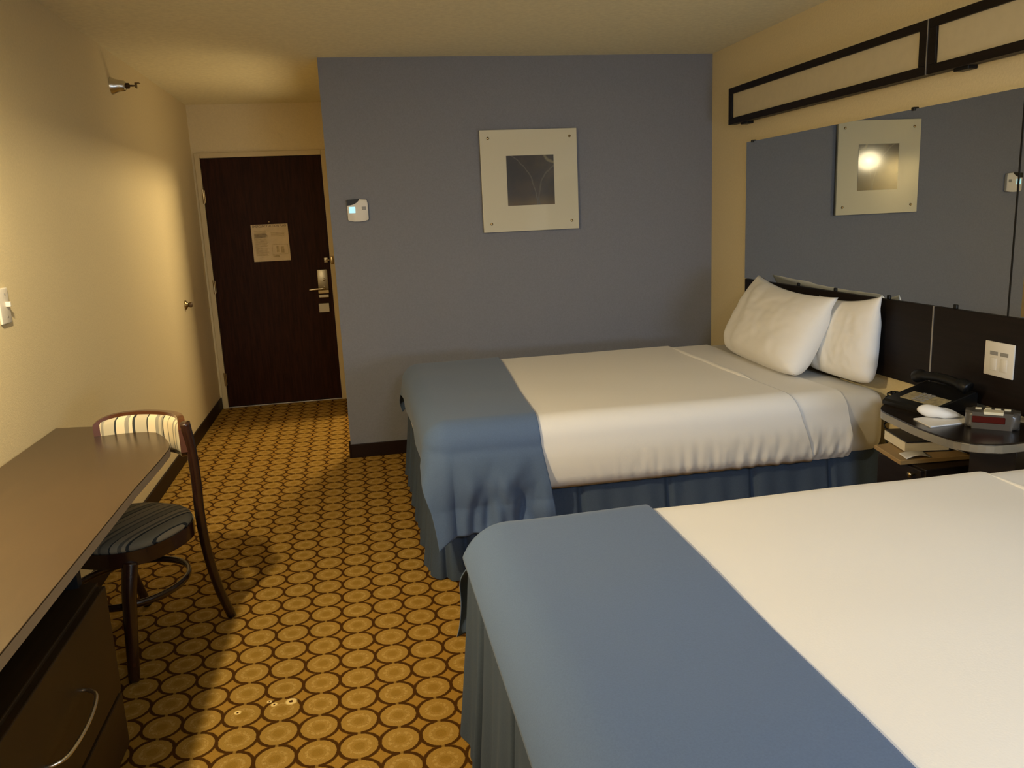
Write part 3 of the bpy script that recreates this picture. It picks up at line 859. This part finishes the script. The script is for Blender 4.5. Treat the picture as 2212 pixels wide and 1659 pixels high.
# true quarter-round corner sampled from the photo
pts = [(XL+0.003, 0.35), (-0.690, 0.35)] + [tuple(p[:2]) for p in catmull([(-0.688, 2.45, 0), (-0.680, 2.80, 0), (-0.690, 2.945, 0), (-0.752, 3.105, 0), (-0.862, 3.256, 0), (-1.025, 3.335, 0), (XL+0.003, 3.372, 0)], 6)]
bm = newbm(); prism(bm, pts, 0.735, 0.760, 0.002, 1); obj('desk_top', bm, M_desk, dk)
n = len(pts)
bm = newbm()
t_ = bmesh.new()
lo = [t_.verts.new((x+0.0012, y+0.0006, 0.732)) for x, y in pts]; hi = [t_.verts.new((x+0.0012, y+0.0006, 0.7575)) for x, y in pts]
for i in range(1, n-1): t_.faces.new((lo[i], lo[i+1], hi[i+1], hi[i]))
merge(bm, t_); obj('edge_band', bm, M_deskedge, dk)
bm = newbm(); box(bm, XL+0.003, -0.76, 0.42, 2.262, 0.06, 0.565, 0.003); obj('drawer_pedestal', bm, M_deskbody, dk)
bm = newbm(); box(bm, XL+0.003, -0.80, 0.44, 2.20, 0.0, 0.06); obj('plinth', bm, M_deskdark, dk)
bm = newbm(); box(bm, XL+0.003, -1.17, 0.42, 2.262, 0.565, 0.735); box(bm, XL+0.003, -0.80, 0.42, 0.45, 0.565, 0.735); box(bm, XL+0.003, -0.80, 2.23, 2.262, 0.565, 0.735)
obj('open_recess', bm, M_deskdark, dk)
for (y0, y1) in ((1.36, 2.255), (0.43, 1.35)):
    for (z0, z1) in ((0.245, 0.555), (0.07, 0.232)):
        b = newbm(); box(b, -0.762, -0.740, y0, y1, z0, z1, 0.003); dw = obj('drawer', b, M_deskbody, dk)
        yc, zc = (y0+y1)/2 + 0.045, (z0+z1)/2 - 0.008
        bm = newbm()
        hp = [(-0.742, yc+0.13, zc+0.012), (-0.725, yc+0.128, zc+0.011), (-0.700, yc+0.10, zc+0.007), (-0.690, yc, zc), (-0.700, yc-0.10, zc-0.007), (-0.725, yc-0.128, zc-0.011), (-0.742, yc-0.13, zc-0.012)]
        tube(bm, catmull(hp, 6), 0.005, 8); obj('bow_handle', bm, M_sat, dw, smooth=True)

# ------------------------------------------------------------------ chair
CH = (-0.888, 3.0, 0.0)
ch = thing('side_chair', CH, 'dark wood chair with striped seat and back, at the desk', 'chair', rotz=math.radians(-29))
def supell(a, b, n=40, e=2.6, yo=0.0):
    out = []
    for i in range(n):
        t = 2*PI*i/n; c, s = math.cos(t), math.sin(t)
        w = a*(1-0.10*(s if s > 0 else 0))
        out.append((w*math.copysign(abs(c)**(2/e), c), yo+b*math.copysign(abs(s)**(2/e), s)))
    return out
bm = newbm(); prism(bm, supell(0.222, 0.222, 48), 0.395, 0.447, 0.006, 2); obj('seat_frame', bm, M_chairwood, ch, local=True, auto=40)
t_ = bmesh.new(); rings = []
for k, (s, z) in enumerate(((0.985, 0.445), (1.0, 0.455), (0.985, 0.466), (0.93, 0.475), (0.80, 0.482), (0.5, 0.488), (0.2, 0.490))):
    rings.append([t_.verts.new((x*s, y*s, z)) for x, y in supell(0.218, 0.218, 48)])
for a, b in zip(rings, rings[1:]):
    for i in range(48): t_.faces.new((a[i], a[(i+1) % 48], b[(i+1) % 48], b[i]))
t_.faces.new(rings[-1]); t_.faces.new(rings[0][::-1])
bm = newbm(); merge(bm, t_); obj('seat_cushion', bm, M_stripe_seat_shaded, ch, local=True, smooth=True)
def leg(path, rads, flat=(1, 1)):
    bm = newbm(); p = catmull(path, 8); m = len(p)
    r = [rads[0]+(rads[1]-rads[0])*i/(m-1) for i in range(m)]
    tube(bm, p, r, 12, flat=flat); return bm
for s in (1, -1):
    l = obj('leg', leg([(s*0.160, -0.160, 0.405), (s*0.166, -0.19, 0.30), (s*0.168, -0.21, 0.14), (s*0.172, -0.228, 0.006)], (0.027, 0.0185)), M_chairwood, ch, local=True, smooth=True)
    bm = newbm(); lathe(bm, [(0.012, 0.0), (0.012, 0.007)], 12, Matrix.Translation((s*0.172, -0.228, 0))); obj('foot_glide', bm, M_wire, l, local=True)
    l = obj('leg', leg([(0.222 if s > 0 else -0.178, 0.112 if s > 0 else 0.150, 0.825 if s > 0 else 0.80), (0.222 if s > 0 else -0.182, 0.128 if s > 0 else 0.155, 0.72), (s*0.216, 0.140, 0.60), (s*0.205, 0.150, 0.46), (s*0.200, 0.170, 0.30), (s*0.200, 0.208, 0.14), (s*0.204, 0.255, 0.006)], (0.0185, 0.0175)), M_chairwood, ch, local=True, smooth=True)
    bm = newbm(); lathe(bm, [(0.012, 0.0), (0.012, 0.007)], 12, Matrix.Translation((s*0.204, 0.255, 0))); obj('foot_glide', bm, M_wire, l, local=True)
# bentwood hoop stretcher
bm = newbm()
tube(bm, [(x, y-0.01, 0.247) for x, y in supell(0.195, 0.205, 56, 2.2)], 0.011, 10, closed=True, flat=(0.8, 1.2)); obj('hoop_stretcher', bm, M_chairwood, ch, local=True, smooth=True)
# curved back rail and its upholstered pad
def back_arc(t, inset):          # t -1..1
    x = 0.014+0.206*t; y = 0.108+0.117*(1-abs(t)**2.4)
    nx, ny = 0.9*t*abs(t)**0.5, 1.0
    l = math.hypot(nx, ny)
    return x-nx/l*inset, y-ny/l*inset
def slab(i0, i1, zl, zh, nu=44, tmax=1.0, round_=0.0):
    t = bmesh.new(); L = []
    for k in range(nu+1):
        s = -tmax+2*tmax*k/nu
        e = 1-abs(s/tmax)**8
        dz = (1-e)*0.02+round_*(1-math.sqrt(max(0, 1-abs(s/tmax)**6)))
        xo, yo = back_arc(s, i0); xi, yi = back_arc(s, i1)
        L.append([t.verts.new((xo, yo, zl+dz)), t.verts.new((xo, yo, zh-dz)), t.verts.new((xi, yi, zh-dz)), t.verts.new((xi, yi, zl+dz))])
    for a, b in zip(L, L[1:]):
        for j in range(4): t.faces.new((a[j], a[(j+1) % 4], b[(j+1) % 4], b[j]))
    t.faces.new(L[0][::-1]); t.faces.new(L[-1])
    return t
bm = newbm(); merge(bm, slab(-0.004, 0.020, 0.682, 0.836, 44, 1.0, 0.015))
obj('back_rail', bm, M_railwood, ch, local=True, auto=45)
t_ = bmesh.new()
def pad(u, v):
    s = -0.93+1.86*u; V = 2*v-1
    e = (max(0, 1-abs(V)**3)*max(0, 1-abs(2*u-1)**6))**0.5
    x, y = back_arc(s, 0.020+0.020*e)
    zz = 0.758+0.066*V*(1-0.25*abs(2*u-1)**6)
    return (x, y, zz)
bm = newbm(); grid(bm, pad, 50, 14); o = obj('back_pad', bm, M_stripe_back, ch, local=True, smooth=True)

# ------------------------------------------------------------------ camera
yaw, pit, rol = 0.181731930, 0.205456134, -0.0451832917
cyw, syw, cp, sp2, cr, sr = math.cos(yaw), math.sin(yaw), math.cos(pit), math.sin(pit), math.cos(rol), math.sin(rol)
fw = Vector((syw*cp, cyw*cp, -sp2)); r0 = Vector((cyw, -syw, 0)); u0 = r0.cross(fw)
rt = cr*r0+sr*u0; up = -sr*r0+cr*u0
cam = bpy.data.cameras.new('camera'); co = bpy.data.objects.new('camera', cam); COL.objects.link(co)
cam.sensor_fit = 'HORIZONTAL'; cam.sensor_width = 36.0; cam.lens = 1764.07*36.0/2212.0
cam.clip_start = 0.02
Mcam = Matrix((rt, up, -fw)).transposed().to_4x4()
Mcam.translation = Vector((0, 0, 1.5))
co.matrix_world = Mcam
scene.camera = co

# ------------------------------------------------------------------ shaded wall lamp over the desk (left of the frame)
LX, LY, LZ = -0.86, 2.10, 1.905
wl = thing('wall_lamp', (XL, LY, 1.9), 'shaded wall lamp over the desk', 'lamp')
bm = newbm(); box(bm, XL+0.002, XL+0.022, LY-0.06, LY+0.06, 1.96, 2.10, 0.004); tube(bm, [(XL+0.02, LY, 2.05), (LX, LY, 2.05)], 0.008, 8); obj('bracket', bm, M_chrome, wl)
bm = newbm(); grid(bm, lambda u, v: (LX+(0.105-0.02*v)*math.cos(2*PI*u), LY+(0.105-0.02*v)*math.sin(2*PI*u), LZ-0.004+0.20*v), 40, 4, closeu=True)
thicken(obj('lamp_shade', bm, mat('brown_lamp_shade', (0.18, 0.13, 0.08, 1), 0.8), wl, smooth=True), 0.003)
# ------------------------------------------------------------------ lights
def lamp(name, kind, loc, energy, color, size=0.2, target=None, **k):
    l = bpy.data.lights.new(name, kind); l.energy = energy; l.color = color
    if kind == 'AREA':
        l.shape = 'RECTANGLE'; l.size = size; l.size_y = k.get('size_y', size)
        if 'spread' in k: l.spread = k['spread']
    else: l.shadow_soft_size = size
    if kind == 'SPOT':
        l.spot_size = k['angle']; l.spot_blend = k.get('blend', 0.2)
    o = bpy.data.objects.new(name, l); COL.objects.link(o); o.location = loc
    if target is not None:
        dv = Vector(target)-Vector(loc); o.rotation_euler = dv.to_track_quat('-Z', 'Y').to_euler()
    return o
WARM = (1.0, 0.81, 0.50)
lamp('wall_lamp_bulb', 'POINT', (LX, LY, LZ), 110, WARM, 0.035)
lamp('bathroom_lamp', 'AREA', (0.42, 6.5, 2.05), 34, (1.0, 0.77, 0.42), 0.34, (-0.9, 4.6, 0.8), size_y=0.10)
lamp('cool_overhead_fill', 'AREA', (0.70, -0.75, 2.25), 13, (0.80, 0.89, 1.0), 0.6, (1.45, 1.9, 0.6), spread=math.radians(95))  # added fill with no fixture: cool light from above onto the near bed
lamp('window_daylight', 'AREA', (1.75, YK+0.03, 0.95), 17, (0.66, 0.80, 1.0), 1.0, (1.75, 3.2, 0.75), size_y=0.5, spread=math.radians(120))

lamp('hall_ceiling_fill', 'AREA', (0.45, 5.8, 1.0), 3.2, (1.0, 0.76, 0.40), 0.6, (-0.75, 5.7, 2.44), spread=math.radians(110))  # added fill, aimed up through the doorway to brighten the hall ceiling

w = bpy.data.worlds.new('world'); scene.world = w; w.use_nodes = True
w.node_tree.nodes['Background'].inputs[0].default_value = (0.35, 0.45, 0.6, 1); w.node_tree.nodes['Background'].inputs[1].default_value = 0.1
scene.view_settings.view_transform = 'Standard'
scene.view_settings.look = 'None'
scene.view_settings.exposure = 0.0
scene.cycles.use_denoising = True
scene.cycles.max_bounces = 8
scene.cycles.diffuse_bounces = 5
scene.cycles.caustics_reflective = True
scene.cycles.sample_clamp_indirect = 4.0
